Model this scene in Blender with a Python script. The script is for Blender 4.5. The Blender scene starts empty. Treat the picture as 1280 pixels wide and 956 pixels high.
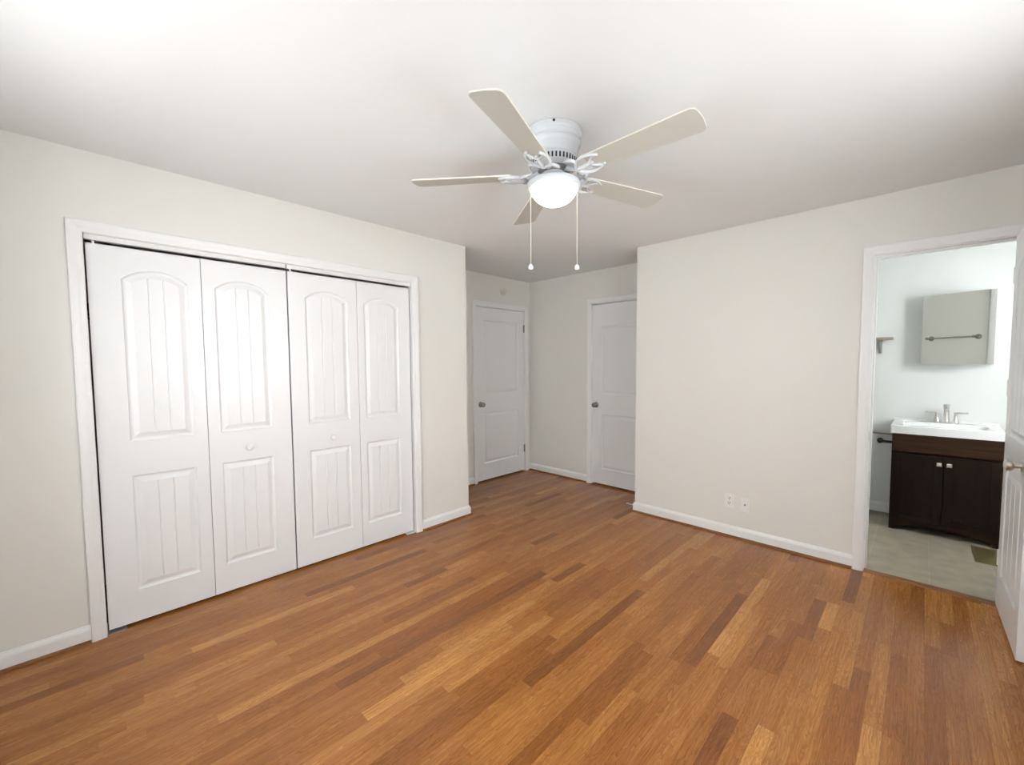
import bpy, bmesh, math, random
from mathutils import Matrix, Vector

C = bpy.context.scene.collection
PI = math.pi
random.seed(7)

# ------------------------------------------------------------------ measures
H = 2.422            # ceiling
Y1 = 3.509           # wall with the bathroom doorway
Y2 = 4.012           # back wall of the entry nook
XN = -0.716          # left wall of the entry nook
XR = 1.065           # end of the right wall at the nook
YA = 2.388           # end of the closet wall at the nook
XE = 3.62            # unseen wall, window invented, behind the camera's right shoulder
YB = -0.55           # unseen wall, window invented, behind the camera
BY = 5.05            # bathroom back wall
BXL, BXR = 1.95, 4.12
BW = Y1 + 0.115      # bathroom side of the doorway wall
W1 = (0.65, 2.15, 0.85, 2.10)      # invented_window_1 in the wall x = XE (y0, y1, z0, z1)
W2 = (0.80, 2.40, 0.85, 2.10)      # invented_window_2 in the wall y = YB (x0, x1, z0, z1)
W3 = (3.72, 4.30, 1.15, 2.05)      # invented_window_3 in the bathroom wall x = BXR

# ------------------------------------------------------------------ camera
cam_d = bpy.data.cameras.new('camera')
cam = bpy.data.objects.new('camera', cam_d); C.objects.link(cam)
yaw, pit, rol = 0.767, -0.0556, -0.0062
F = Vector((-math.sin(yaw)*math.cos(pit), math.cos(yaw)*math.cos(pit), math.sin(pit)))
R = Vector((math.cos(yaw), math.sin(yaw), 0)); U = R.cross(F)
R2 = R*math.cos(rol) + U*math.sin(rol); U2 = -R*math.sin(rol) + U*math.cos(rol)
m = Matrix((R2, U2, -F)).transposed().to_4x4()
m.translation = Vector((2.959, 0.0, 1.3733))
cam.matrix_world = m
cam_d.sensor_width = 36.0
cam_d.lens = 522.7*36/1280
cam_d.shift_x = -9.4/1280
cam_d.shift_y = 6.96/1280
cam_d.clip_start = 0.02
bpy.context.scene.camera = cam

# ------------------------------------------------------------------ world and light
sc = bpy.context.scene
sc.view_settings.view_transform = 'Standard'
sc.view_settings.look = 'None'
sc.view_settings.gamma = 1
sc.view_settings.use_curve_mapping = False
sc.view_settings.exposure = 0.42
w = bpy.data.worlds.new('sky'); sc.world = w; w.use_nodes = True
bg = w.node_tree.nodes['Background']
bg.inputs[0].default_value = (0.80, 0.90, 1.0, 1); bg.inputs[1].default_value = 1.0

def added_daylight(name, loc, direction, sx, sy, power, color, spread=PI):  # added area lamp, stands in for daylight outside an invented window
    d = bpy.data.lights.new(name, 'AREA'); d.shape = 'RECTANGLE'; d.size = sx; d.size_y = sy
    d.energy = power; d.color = color; d.spread = spread
    o = bpy.data.objects.new(name, d); C.objects.link(o)
    o.location = loc
    o.rotation_euler = Vector(direction).to_track_quat('-Z', 'Y').to_euler()
    return o
DAY = (0.985, 0.99, 0.99)
added_daylight('added_daylight_east', (XE+0.85, (W1[0]+W1[1])/2, 1.50), (-1, 0, 0.0), 2.6, 1.9, 92, DAY)
added_daylight('added_daylight_south', ((W2[0]+W2[1])/2, YB-0.85, 1.50), (0, 1, 0.0), 2.7, 1.9, 86, DAY)
added_daylight('added_daylight_bathroom', (BXR+0.16, (W3[0]+W3[1])/2, 1.65), (-1, 0.55, -0.08), 0.58, 0.85, 34, (0.97, 1.0, 0.985), math.radians(165))

# ------------------------------------------------------------------ materials
def nmat(name, col, rough=0.5, metal=0.0, spec=0.5, bump=0.0, bscale=200.0, var=0.0, emit=None):
    mt = bpy.data.materials.new(name); mt.use_nodes = True
    nt = mt.node_tree; b = nt.nodes['Principled BSDF']
    b.inputs['Base Color'].default_value = (*col, 1)
    b.inputs['Roughness'].default_value = rough
    b.inputs['Metallic'].default_value = metal
    b.inputs['Specular IOR Level'].default_value = spec
    tc = nt.nodes.new('ShaderNodeTexCoord')
    if bump:
        n = nt.nodes.new('ShaderNodeTexNoise'); n.inputs['Scale'].default_value = bscale
        n.inputs['Detail'].default_value = 3
        nt.links.new(tc.outputs['Object'], n.inputs['Vector'])
        bp = nt.nodes.new('ShaderNodeBump'); bp.inputs['Strength'].default_value = bump
        bp.inputs['Distance'].default_value = 0.002
        nt.links.new(n.outputs['Fac'], bp.inputs['Height'])
        nt.links.new(bp.outputs['Normal'], b.inputs['Normal'])
    if var:
        n = nt.nodes.new('ShaderNodeTexNoise'); n.inputs['Scale'].default_value = 3.0
        nt.links.new(tc.outputs['Object'], n.inputs['Vector'])
        mx = nt.nodes.new('ShaderNodeMixRGB')
        mx.inputs['Color1'].default_value = (*[c*(1-var) for c in col], 1)
        mx.inputs['Color2'].default_value = (*[min(1, c*(1+var)) for c in col], 1)
        nt.links.new(n.outputs['Fac'], mx.inputs['Fac'])
        nt.links.new(mx.outputs['Color'], b.inputs['Base Color'])
    if emit:
        b.inputs['Emission Color'].default_value = (*emit[0], 1)
        b.inputs['Emission Strength'].default_value = emit[1]
    return mt

M_wall = nmat('warm_white_wall_paint', (0.795, 0.780, 0.735), 0.75, spec=0.3, bump=0.12, bscale=260, var=0.008)
M_ceil = nmat('ceiling_paint', (0.865, 0.88, 0.88), 0.9, spec=0.2, bump=0.15, bscale=180, var=0.008)
M_bath = nmat('bathroom_wall_paint', (0.80, 0.82, 0.81), 0.6, spec=0.35, bump=0.1, bscale=260, var=0.008)
M_trim = nmat('white_trim_enamel', (0.86, 0.86, 0.85), 0.32, spec=0.5, var=0.006)
M_door = nmat('white_door_enamel', (0.86, 0.865, 0.87), 0.30, spec=0.5, bump=0.05, bscale=90)
M_fan = nmat('white_fan_enamel', (0.60, 0.625, 0.65), 0.2, spec=0.5, var=0.005)
M_blade = nmat('off_white_blade_laminate', (0.55, 0.54, 0.49), 0.45, var=0.01)
M_bladeedge = nmat('pale_blade_edge_band', (0.70, 0.67, 0.60), 0.5)
M_bowl = nmat('lit_frosted_glass_bowl', (0.95, 0.93, 0.88), 0.35, emit=((1.0, 0.86, 0.66), 4.5))
M_chain = nmat('pull_chain_metal', (0.85, 0.80, 0.68), 0.4, metal=0.3)
M_nickel = nmat('brushed_nickel', (0.62, 0.60, 0.57), 0.28, metal=1.0, bump=0.03, bscale=400)
M_dnickel = nmat('satin_dark_nickel', (0.33, 0.31, 0.29), 0.3, metal=1.0)
M_black = nmat('matte_black_metal', (0.015, 0.014, 0.013), 0.4)
M_dark = nmat('dark_slot', (0.02, 0.02, 0.022), 0.8)
M_plastic = nmat('white_plastic', (0.84, 0.84, 0.82), 0.4)
M_almond = nmat('aged_off_white_plastic', (0.72, 0.68, 0.60), 0.5)
M_porc = nmat('white_cultured_marble', (0.90, 0.91, 0.91), 0.12, spec=0.6, var=0.004)
M_mirror = nmat('mirror_glass', (0.92, 0.91, 0.885), 0.02, metal=1.0)
M_crystal = nmat('clear_crystal_knob', (0.75, 0.72, 0.68), 0.08, metal=0.6)
M_brass = nmat('aged_brass', (0.30, 0.24, 0.11), 0.45, metal=0.8)
M_gal = nmat('galvanised_bracket', (0.55, 0.55, 0.56), 0.4, metal=0.8)
M_shelf = nmat('greyed_wood_shelf', (0.33, 0.27, 0.20), 0.55, bump=0.2, bscale=60, var=0.15)
M_glass = nmat('window_glass', (1, 1, 1), 0.0)
M_glass.node_tree.nodes['Principled BSDF'].inputs['Transmission Weight'].default_value = 1.0
M_glass.node_tree.nodes['Principled BSDF'].inputs['IOR'].default_value = 1.0
M_soft = nmat('rubber_tip', (0.85, 0.80, 0.70), 0.6)

def wood_mat(name, dark, light, rough, scale=(60, 3, 60)):
    mt = bpy.data.materials.new(name); mt.use_nodes = True
    nt = mt.node_tree; b = nt.nodes['Principled BSDF']
    tc = nt.nodes.new('ShaderNodeTexCoord'); mp = nt.nodes.new('ShaderNodeMapping')
    mp.inputs['Scale'].default_value = scale
    n = nt.nodes.new('ShaderNodeTexNoise'); n.inputs['Scale'].default_value = 1.0; n.inputs['Detail'].default_value = 6
    nt.links.new(tc.outputs['Object'], mp.inputs['Vector']); nt.links.new(mp.outputs['Vector'], n.inputs['Vector'])
    cr = nt.nodes.new('ShaderNodeValToRGB')
    cr.color_ramp.elements[0].position = 0.3; cr.color_ramp.elements[0].color = (*dark, 1)
    cr.color_ramp.elements[1].position = 0.72; cr.color_ramp.elements[1].color = (*light, 1)
    nt.links.new(n.outputs['Fac'], cr.inputs['Fac']); nt.links.new(cr.outputs['Color'], b.inputs['Base Color'])
    b.inputs['Roughness'].default_value = rough; b.inputs['Specular IOR Level'].default_value = 0.18
    return mt
M_esp = wood_mat('espresso_stained_wood', (0.010, 0.0042, 0.0018), (0.046, 0.0205, 0.0088), 0.45, (3, 3, 50))
M_espd = wood_mat('espresso_stained_door_wood', (0.0045, 0.0018, 0.0008), (0.014, 0.0058, 0.0024), 0.42, (40, 40, 3))
M_shoe = wood_mat('oak_shoe_moulding', (0.17, 0.070, 0.028), (0.30, 0.135, 0.055), 0.4, (6, 6, 60))

def floor_mat():
    mt = bpy.data.materials.new('oak_strip_floor'); mt.use_nodes = True
    nt = mt.node_tree; L = nt.links; N = nt.nodes.new; b = nt.nodes['Principled BSDF']
    at = N('ShaderNodeAttribute'); at.attribute_name = 'plank'
    sp = N('ShaderNodeSeparateColor'); L.new(at.outputs['Color'], sp.inputs['Color'])
    cr = N('ShaderNodeValToRGB'); cr.color_ramp.interpolation = 'LINEAR'
    e = cr.color_ramp.elements
    e[0].position = 0.0; e[0].color = (0.205, 0.070, 0.018, 1)
    e[1].position = 1.0; e[1].color = (0.560, 0.265, 0.076, 1)
    x = e.new(0.3); x.color = (0.315, 0.116, 0.027, 1)
    x = e.new(0.62); x.color = (0.425, 0.175, 0.042, 1)
    L.new(sp.outputs['Red'], cr.inputs['Fac'])
    # grain, in metres along each board, moved by the board's own seed
    tc = N('ShaderNodeTexCoord')
    cx = N('ShaderNodeCombineXYZ')
    m1 = N('ShaderNodeMath'); m1.operation = 'MULTIPLY'; m1.inputs[1].default_value = 37.0
    L.new(sp.outputs['Green'], m1.inputs[0]); L.new(m1.outputs[0], cx.inputs['X']); L.new(m1.outputs[0], cx.inputs['Z'])
    ad = N('ShaderNodeVectorMath'); ad.operation = 'ADD'
    L.new(tc.outputs['Object'], ad.inputs[0]); L.new(cx.outputs[0], ad.inputs[1])
    def grain(scale, sx, sy, det, dist=0.0):
        mp = N('ShaderNodeMapping'); mp.inputs['Scale'].default_value = (sx, sy, 1)
        L.new(ad.outputs[0], mp.inputs['Vector'])
        n = N('ShaderNodeTexNoise'); n.inputs['Scale'].default_value = scale; n.inputs['Detail'].default_value = det
        n.inputs['Distortion'].default_value = dist
        L.new(mp.outputs['Vector'], n.inputs['Vector'])
        return n.outputs['Fac']
    g1 = grain(1.0, 230, 6, 4)
    g2 = grain(1.0, 28, 2.6, 3, 1.6)
    # cathedral figure: contour lines of a long soft noise
    mm = N('ShaderNodeMath'); mm.operation = 'MULTIPLY'; mm.inputs[1].default_value = 9.0; L.new(g2, mm.inputs[0])
    fr = N('ShaderNodeMath'); fr.operation = 'FRACT'; L.new(mm.outputs[0], fr.inputs[0])
    def ramp(src, lo, hi, p0=0.0, p1=1.0):
        r = N('ShaderNodeMapRange'); r.inputs['From Min'].default_value = p0; r.inputs['From Max'].default_value = p1
        r.inputs['To Min'].default_value = lo; r.inputs['To Max'].default_value = hi
        L.new(src, r.inputs['Value']); return r.outputs['Result']
    a1 = ramp(g1, 0.78, 1.18, 0.28, 0.72)
    a2 = ramp(fr.outputs[0], 0.74, 1.10)
    g3 = grain(1.0, 7, 1.2, 2)
    a3 = ramp(g3, 0.86, 1.14, 0.3, 0.7)
    def mul(a, c):
        q = N('ShaderNodeMath'); q.operation = 'MULTIPLY'; L.new(a, q.inputs[0]); L.new(c, q.inputs[1]); return q.outputs[0]
    f = mul(mul(a1, a2), a3)
    # joints between boards
    uv = N('ShaderNodeUVMap'); su = N('ShaderNodeSeparateXYZ'); L.new(uv.outputs[0], su.inputs[0])
    s1 = N('ShaderNodeMath'); s1.operation = 'SUBTRACT'; s1.inputs[1].default_value = 0.5; L.new(su.outputs[0], s1.inputs[0])
    s2 = N('ShaderNodeMath'); s2.operation = 'ABSOLUTE'; L.new(s1.outputs[0], s2.inputs[0])
    f = mul(f, ramp(s2.outputs[0], 1.0, 0.72, 0.475, 0.5))
    mx = N('ShaderNodeMixRGB'); mx.blend_type = 'MULTIPLY'; mx.inputs['Fac'].default_value = 1.0
    L.new(cr.outputs['Color'], mx.inputs['Color1'])
    gm = N('ShaderNodeCombineColor')
    pw = N('ShaderNodeMath'); pw.operation = 'POWER'; pw.inputs[1].default_value = 1.25; L.new(f, pw.inputs[0])
    pb = N('ShaderNodeMath'); pb.operation = 'POWER'; pb.inputs[1].default_value = 1.5; L.new(f, pb.inputs[0])
    L.new(f, gm.inputs[0]); L.new(pw.outputs[0], gm.inputs[1]); L.new(pb.outputs[0], gm.inputs[2])
    L.new(gm.outputs[0], mx.inputs['Color2'])
    L.new(mx.outputs['Color'], b.inputs['Base Color'])
    b.inputs['Roughness'].default_value = 0.24
    b.inputs['Specular IOR Level'].default_value = 0.36
    bp = N('ShaderNodeBump'); bp.inputs['Strength'].default_value = 0.08; bp.inputs['Distance'].default_value = 0.002
    L.new(g1, bp.inputs['Height']); L.new(bp.outputs['Normal'], b.inputs['Normal'])
    return mt
M_floor = floor_mat()

def tile_mat():
    mt = bpy.data.materials.new('grey_beige_floor_tile'); mt.use_nodes = True
    nt = mt.node_tree; L = nt.links; N = nt.nodes.new; b = nt.nodes['Principled BSDF']
    tc = N('ShaderNodeTexCoord'); mp = N('ShaderNodeMapping')
    mp.inputs['Location'].default_value = (0.015, 0.078, 0); L.new(tc.outputs['Object'], mp.inputs['Vector'])
    br = N('ShaderNodeTexBrick'); br.offset = 0.0; br.inputs['Scale'].default_value = 1.0
    br.inputs['Brick Width'].default_value = 0.305; br.inputs['Row Height'].default_value = 0.305
    br.inputs['Mortar Size'].default_value = 0.0022; br.inputs['Mortar Smooth'].default_value = 0.3
    br.inputs['Color1'].default_value = (0.335, 0.29, 0.222, 1); br.inputs['Color2'].default_value = (0.31, 0.268, 0.205, 1)
    br.inputs['Mortar'].default_value = (0.38, 0.335, 0.27, 1)
    L.new(mp.outputs['Vector'], br.inputs['Vector'])
    n = N('ShaderNodeTexNoise'); n.inputs['Scale'].default_value = 9; n.inputs['Detail'].default_value = 6
    L.new(tc.outputs['Object'], n.inputs['Vector'])
    r = N('ShaderNodeMapRange'); r.inputs['From Min'].default_value = 0.3; r.inputs['From Max'].default_value = 0.7
    r.inputs['To Min'].default_value = 0.84; r.inputs['To Max'].default_value = 1.14; L.new(n.outputs['Fac'], r.inputs['Value'])
    mx = N('ShaderNodeMixRGB'); mx.blend_type = 'MULTIPLY'; mx.inputs['Fac'].default_value = 1.0
    L.new(br.outputs['Color'], mx.inputs['Color1']); L.new(r.outputs['Result'], mx.inputs['Color2'])
    L.new(mx.outputs['Color'], b.inputs['Base Color']); b.inputs['Roughness'].default_value = 0.4
    return mt
M_tile = tile_mat()

# ------------------------------------------------------------------ helpers
def tag(o, label, cat, group=None, kind=None):
    if label: o['label'] = label
    if cat: o['category'] = cat
    if group: o['group'] = group
    if kind: o['kind'] = kind
    return o

def empty(name, loc=(0, 0, 0), rotz=0.0):
    o = bpy.data.objects.new(name, None); C.objects.link(o)
    o.location = loc; o.rotation_euler = (0, 0, rotz); o.empty_display_size = 0.05
    return o

def obj(name, bm, mat, parent=None, smooth=False, recalc=True, bevel=0.0):
    if recalc: bmesh.ops.recalc_face_normals(bm, faces=bm.faces[:])
    me = bpy.data.meshes.new(name); bm.to_mesh(me); bm.free()
    mats = mat if isinstance(mat, (list, tuple)) else [mat]
    for x in mats: me.materials.append(x)
    if smooth:
        for p in me.polygons: p.use_smooth = True
    o = bpy.data.objects.new(name, me); C.objects.link(o)
    if parent: o.parent = parent
    if bevel:
        b = o.modifiers.new('bevel', 'BEVEL'); b.width = bevel; b.segments = 2; b.limit_method = 'ANGLE'; b.angle_limit = 0.7
    if smooth:
        md = o.modifiers.new('edge_split', 'EDGE_SPLIT'); md.split_angle = 0.7
    return o

def NB(): return bmesh.new()

def box(bm, x0, x1, y0, y1, z0, z1):
    v = [bm.verts.new(p) for p in ((x0,y0,z0),(x1,y0,z0),(x1,y1,z0),(x0,y1,z0),(x0,y0,z1),(x1,y0,z1),(x1,y1,z1),(x0,y1,z1))]
    for f in ((0,3,2,1),(4,5,6,7),(0,1,5,4),(1,2,6,5),(2,3,7,6),(3,0,4,7)): bm.faces.new([v[i] for i in f])
    return bm

def lathe(bm, prof, c=(0,0,0), n=48, axis='z'):
    """prof: (radius, height) pairs, turned about the axis through c."""
    rings = []
    def P(r, h, a):
        x, y = r*math.cos(a), r*math.sin(a)
        if axis == 'z': q = (x, y, h)
        elif axis == 'x': q = (h, x, y)
        else: q = (x, h, y)
        return (c[0]+q[0], c[1]+q[1], c[2]+q[2])
    for r, h in prof:
        if r < 1e-6: rings.append([bm.verts.new(P(0, h, 0))])
        else: rings.append([bm.verts.new(P(r, h, 2*PI*k/n)) for k in range(n)])
    for a, b in zip(rings, rings[1:]):
        for k in range(n):
            k2 = (k+1) % n
            if len(a) == 1 and len(b) == 1: continue
            if len(a) == 1: bm.faces.new((a[0], b[k2], b[k]))
            elif len(b) == 1: bm.faces.new((a[k], a[k2], b[0]))
            else: bm.faces.new((a[k], a[k2], b[k2], b[k]))
    for q in (rings[0], rings[-1]):
        if len(q) > 1: bm.faces.new(q)
    return bm

def tube(bm, pts, rad, n=10):
    """a round bar through pts; rad is one radius or one per point."""
    pts = [Vector(p) for p in pts]
    rs = rad if isinstance(rad, (list, tuple)) else [rad]*len(pts)
    rings = []; up = None
    for i, p in enumerate(pts):
        t = (pts[min(i+1, len(pts)-1)] - pts[max(i-1, 0)]).normalized()
        if up is None:
            up = Vector((0,0,1)) if abs(t.z) < 0.9 else Vector((1,0,0))
        u = (up - t*up.dot(t)).normalized(); up = u; v = t.cross(u)
        rings.append([bm.verts.new(p + (u*math.cos(2*PI*k/n) + v*math.sin(2*PI*k/n))*rs[i]) for k in range(n)])
    for a, b in zip(rings, rings[1:]):
        for k in range(n): bm.faces.new((a[k], a[(k+1)%n], b[(k+1)%n], b[k]))
    bm.faces.new(rings[0]); bm.faces.new(rings[-1])
    return bm

def spline(ctrl, n=8):
    """Catmull-Rom through the control points."""
    P = [Vector(p) for p in ctrl]; out = []
    for i in range(len(P)-1):
        p0, p1, p2, p3 = P[max(i-1,0)], P[i], P[i+1], P[min(i+2,len(P)-1)]
        for k in range(n):
            t = k/n
            out.append(0.5*((2*p1)+(p2-p0)*t+(2*p0-5*p1+4*p2-p3)*t*t+(3*p1-p0-3*p2+p3)*t**3))
    out.append(P[-1]); return out

# wall frames: (u along the wall, n out of the wall, z)
FL = lambda u, n, z: (n, u, z)                 # closet wall
FN = lambda u, n, z: (XN+n, u, z)              # nook left wall
FR = lambda u, n, z: (u, Y1-n, z)              # doorway wall
FB = lambda u, n, z: (u, Y2-n, z)              # nook back wall
FBB = lambda u, n, z: (u, BY-n, z)             # bathroom back wall
def fbox(bm, fr, u0, u1, n0, n1, z0, z1):
    a = fr(u0, n0, z0); b = fr(u1, n1, z1)
    return box(bm, min(a[0],b[0]), max(a[0],b[0]), min(a[1],b[1]), max(a[1],b[1]), min(a[2],b[2]), max(a[2],b[2]))

CASE = [(0, 0), (0, 0.009), (0.004, 0.012), (0.020, 0.0135), (0.028, 0.016), (0.046, 0.018), (0.054, 0.017), (0.057, 0.013), (0.057, 0)]
def casing(name, fr, u0, u1, h, left=True, right=True, prof=CASE):
    """mitred door casing round an opening u0..u1, 0..h; prof = (distance from the opening, thickness)."""
    bm = NB(); loops = []
    path = lambda w: [(u0-w, 0.0), (u0-w, h+w), (u1+w, h+w), (u1+w, 0.0)]
    for k in range(4):
        loops.append([bm.verts.new(fr(path(w_)[k][0], t, path(w_)[k][1])) for w_, t in prof])
    for a, b in zip(loops, loops[1:]):
        for i in range(len(prof)-1): bm.faces.new((a[i], a[i+1], b[i+1], b[i]))
    bm.faces.new(loops[0]); bm.faces.new(loops[-1])
    return obj(name, bm, M_trim)

def jamb(name, fr, u0, u1, h, depth, stop=None, t=0.018, mat=None):
    """lining of an opening, standing back into the wall; stop = depth of the door stop."""
    bm = NB()
    fbox(bm, fr, u0-t, u0, -depth, 0, 0, h+t); fbox(bm, fr, u1, u1+t, -depth, 0, 0, h+t)
    fbox(bm, fr, u0, u1, -depth, 0, h, h+t)
    if stop is not None:
        for a, b in ((u0, u0+0.011), (u1-0.011, u1)): fbox(bm, fr, a, b, stop-0.035, stop, 0, h-0.011)
        fbox(bm, fr, u0, u1, stop-0.035, stop, h-0.011, h)
    return obj(name, bm, mat or M_trim)

PROF = [(0.0, 0.0), (0.003, -0.005), (0.010, -0.0095), (0.017, -0.0095), (0.040, -0.0015)]
def panel_slab(fr, u0, u1, z0, z1, nf, t, panels, grooves=2):
    """a moulded door leaf: slab with raised panels on its front (at n = nf); panels = (u0,u1,z0,z1,arch rise)."""
    bm = NB(); V = lambda u, n, z: bm.verts.new(fr(u, n, z))
    o = [V(u0, nf, z0), V(u1, nf, z0), V(u1, nf, z1), V(u0, nf, z1)]
    b = [V(u0, nf-t, z0), V(u1, nf-t, z0), V(u1, nf-t, z1), V(u0, nf-t, z1)]
    bm.faces.new(b)
    for k in range(4): bm.faces.new((o[k], o[(k+1)%4], b[(k+1)%4], b[k]))
    edges = [bm.edges.get((o[k], o[(k+1)%4])) for k in range(4)]
    for (a0, a1, c0, c1, rise) in panels:
        # columns of the field, with a V groove at each of the plank joints
        ts = [k/24 for k in range(25)]; gset = {}
        for g in range(grooves):
            p = (g+1)/(grooves+1); gw = 0.0035/(a1-a0-0.08)
            ts = [x for x in ts if abs(x-p) > gw*1.3] + [p-gw, p, p+gw]; gset[round(p, 5)] = 1
        ts = sorted(ts)
        W = a1-a0; uc = (a0+a1)/2
        Rr = (rise*rise + W*W/4)/(2*rise) if rise else 0
        def top(u, d):
            if not rise: return c1-d
            return (c1-Rr) + math.sqrt(max((Rr-d)**2-(u-uc)**2, 0))
        rings = []
        for d, dep in PROF:
            l0, l1 = a0+d, a1-d
            us = [l0+(l1-l0)*x for x in ts]
            rings.append(([V(u, nf+dep, c0+d) for u in us], [V(u, nf+dep, top(u, d)) for u in us]))
        d, dep = PROF[-1]; l0, l1 = a0+d, a1-d
        us = [l0+(l1-l0)*x for x in ts]
        fld = ([V(u, nf+dep-(0.004 if round(x,5) in gset else 0), c0+d+0.006) for u, x in zip(us, ts)],
               [V(u, nf+dep-(0.004 if round(x,5) in gset else 0), top(u, d)-0.006) for u, x in zip(us, ts)])
        n = len(ts)
        for (ab, at_), (bb, bt) in zip(rings, rings[1:]):
            for k in range(n-1):
                bm.faces.new((ab[k], ab[k+1], bb[k+1], bb[k])); bm.faces.new((at_[k], at_[k+1], bt[k+1], bt[k]))
            bm.faces.new((ab[0], at_[0], bt[0], bb[0])); bm.faces.new((ab[-1], at_[-1], bt[-1], bb[-1]))
        lb, lt = rings[-1]
        for k in range(n-1):
            bm.faces.new((lb[k], lb[k+1], fld[0][k+1], fld[0][k])); bm.faces.new((lt[k], lt[k+1], fld[1][k+1], fld[1][k]))
            bm.faces.new((fld[0][k], fld[0][k+1], fld[1][k+1], fld[1][k]))
        bm.faces.new((lb[0], fld[0][0], fld[1][0], lt[0])); bm.faces.new((lb[-1], fld[0][-1], fld[1][-1], lt[-1]))
        rb, rt = rings[0]
        for k in range(n-1): edges += [bm.edges.get((rb[k], rb[k+1])), bm.edges.get((rt[k], rt[k+1]))]
        edges += [bm.edges.get((rb[0], rt[0])), bm.edges.get((rb[-1], rt[-1]))]
    bmesh.ops.triangle_fill(bm, use_beauty=True, use_dissolve=False, edges=edges)
    return bm

# ------------------------------------------------------------------ setting: floor
ROW = 0.0575; X_REF = 2.465
def make_floor():
    bm = NB(); col = bm.loops.layers.float_color.new('plank'); uvl = bm.loops.layers.uv.new('UVMap')
    # boards that can be told apart in the photograph: (x, y start, y end, tone)
    known = [(0.455, 0.30, 1.10, 0.95), (0.33, 0.86, 1.70, 0.10), (1.195, 0.69, 2.05, 0.10), (0.838, 2.32, 2.60, 0.12),
             (1.486, 1.72, 2.37, 0.22), (1.772, 1.26, 2.28, 0.10), (2.042, 1.27, 1.80, 0.24), (2.228, 1.86, 2.66, 0.10),
             (2.465, 1.00, 1.69, 0.04), (2.58, 1.30, 1.72, 0.90), (2.566, 2.43, 2.90, 0.16), (2.64, 2.59, 2.91, 0.95),
             (2.70, 2.98, 3.48, 0.05), (2.298, 2.00, 2.95, 0.93), (2.968, 3.15, 3.50, 0.25), (2.868, 1.60, 2.00, 0.92),
             (0.75, -0.25, 0.27, 0.80), (0.70, 0.11, 0.60, 0.78), (1.255, 2.50, 3.12, 0.70), (1.68, 1.58, 2.16, 0.66),
             (1.61, 2.64, 3.28, 0.28), (1.02, 0.30, 1.40, 0.72), (1.37, 0.9, 1.75, 0.85), (1.43, 0.7, 1.5, 0.9),
             (1.08, 2.4, 3.1, 0.3), (1.90, 1.75, 2.5, 0.62), (1.55, 1.0, 1.7, 0.75), (3.12, 2.27, 2.75, 0.4)]
    rowof = lambda x: round((x-X_REF)/ROW)
    kn = {}
    for x, a, b, t in known:
        r = rowof(x)
        kn.setdefault(r, []).append((a, b, t))
    ya, yb = YB-0.1, Y2+0.06
    r0, r1 = rowof(XN)-1, rowof(XE)+1
    for r in range(r0, r1+1):
        x0 = X_REF+(r-0.5)*ROW; x1 = x0+ROW
        y1r = yb if x0 < XR+0.02 else Y1+0.03
        segs = []; y = ya-random.random()*0.8
        ks = sorted(kn.get(r, []))
        def rnd_t():
            t = random.gauss(0.5, 0.11)
            if random.random() < 0.04: t = random.uniform(0.12, 0.28)
            if random.random() < 0.05: t = random.uniform(0.72, 0.85)
            return min(max(t, 0.05), 0.95)
        for (a, b, t) in ks + [(99, 99, 0)]:
            while y < min(a, y1r) - 1e-6:
                e = y + random.choice((0.35, 0.5, 0.7, 0.9, 1.1, 1.3))*random.uniform(0.85, 1.15)
                if a < 50 and e > a-0.22: e = a
                e = min(e, a); segs.append((y, e, rnd_t())); y = e
            if a < 50: segs.append((max(y, a), b, t)); y = b
        for a, b, t in segs:
            a2, b2 = max(a, ya), min(b, y1r)
            if b2-a2 < 0.005: continue
            vs = [bm.verts.new(p) for p in ((x0, a2, 0), (x1, a2, 0), (x1, b2, 0), (x0, b2, 0))]
            f = bm.faces.new(vs); s = random.random()
            for lp, uv in zip(f.loops, ((0, a2), (1, a2), (1, b2), (0, b2))):
                lp[col] = (t, s, 0, 1); lp[uvl].uv = uv
    o = obj('floor', bm, M_floor, recalc=False)
    return tag(o, 'honey oak strip floor of the bedroom and nook', 'floor', kind='structure')
make_floor()
def struct(name, bm, mat, label=None, cat=None, **k):
    return tag(obj(name, bm, mat, **k), label, cat, kind='structure')
bm = NB(); box(bm, XN-0.15, BXR+0.2, YB-0.2, BY+0.2, -0.12, -0.004)
struct('floor_base', bm, M_dark)
bm = NB(); box(bm, BXL, BXR, Y1+0.045, BY, -0.003, 0.001)
struct('floor_bathroom', bm, M_tile, 'grey beige square tile floor of the bathroom', 'floor')
bm = NB(); box(bm, XN-0.15, BXR+0.2, YB-0.2, BY+0.2, H, H+0.1)
struct('ceiling', bm, M_ceil, 'white painted ceiling', 'ceiling')

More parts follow.
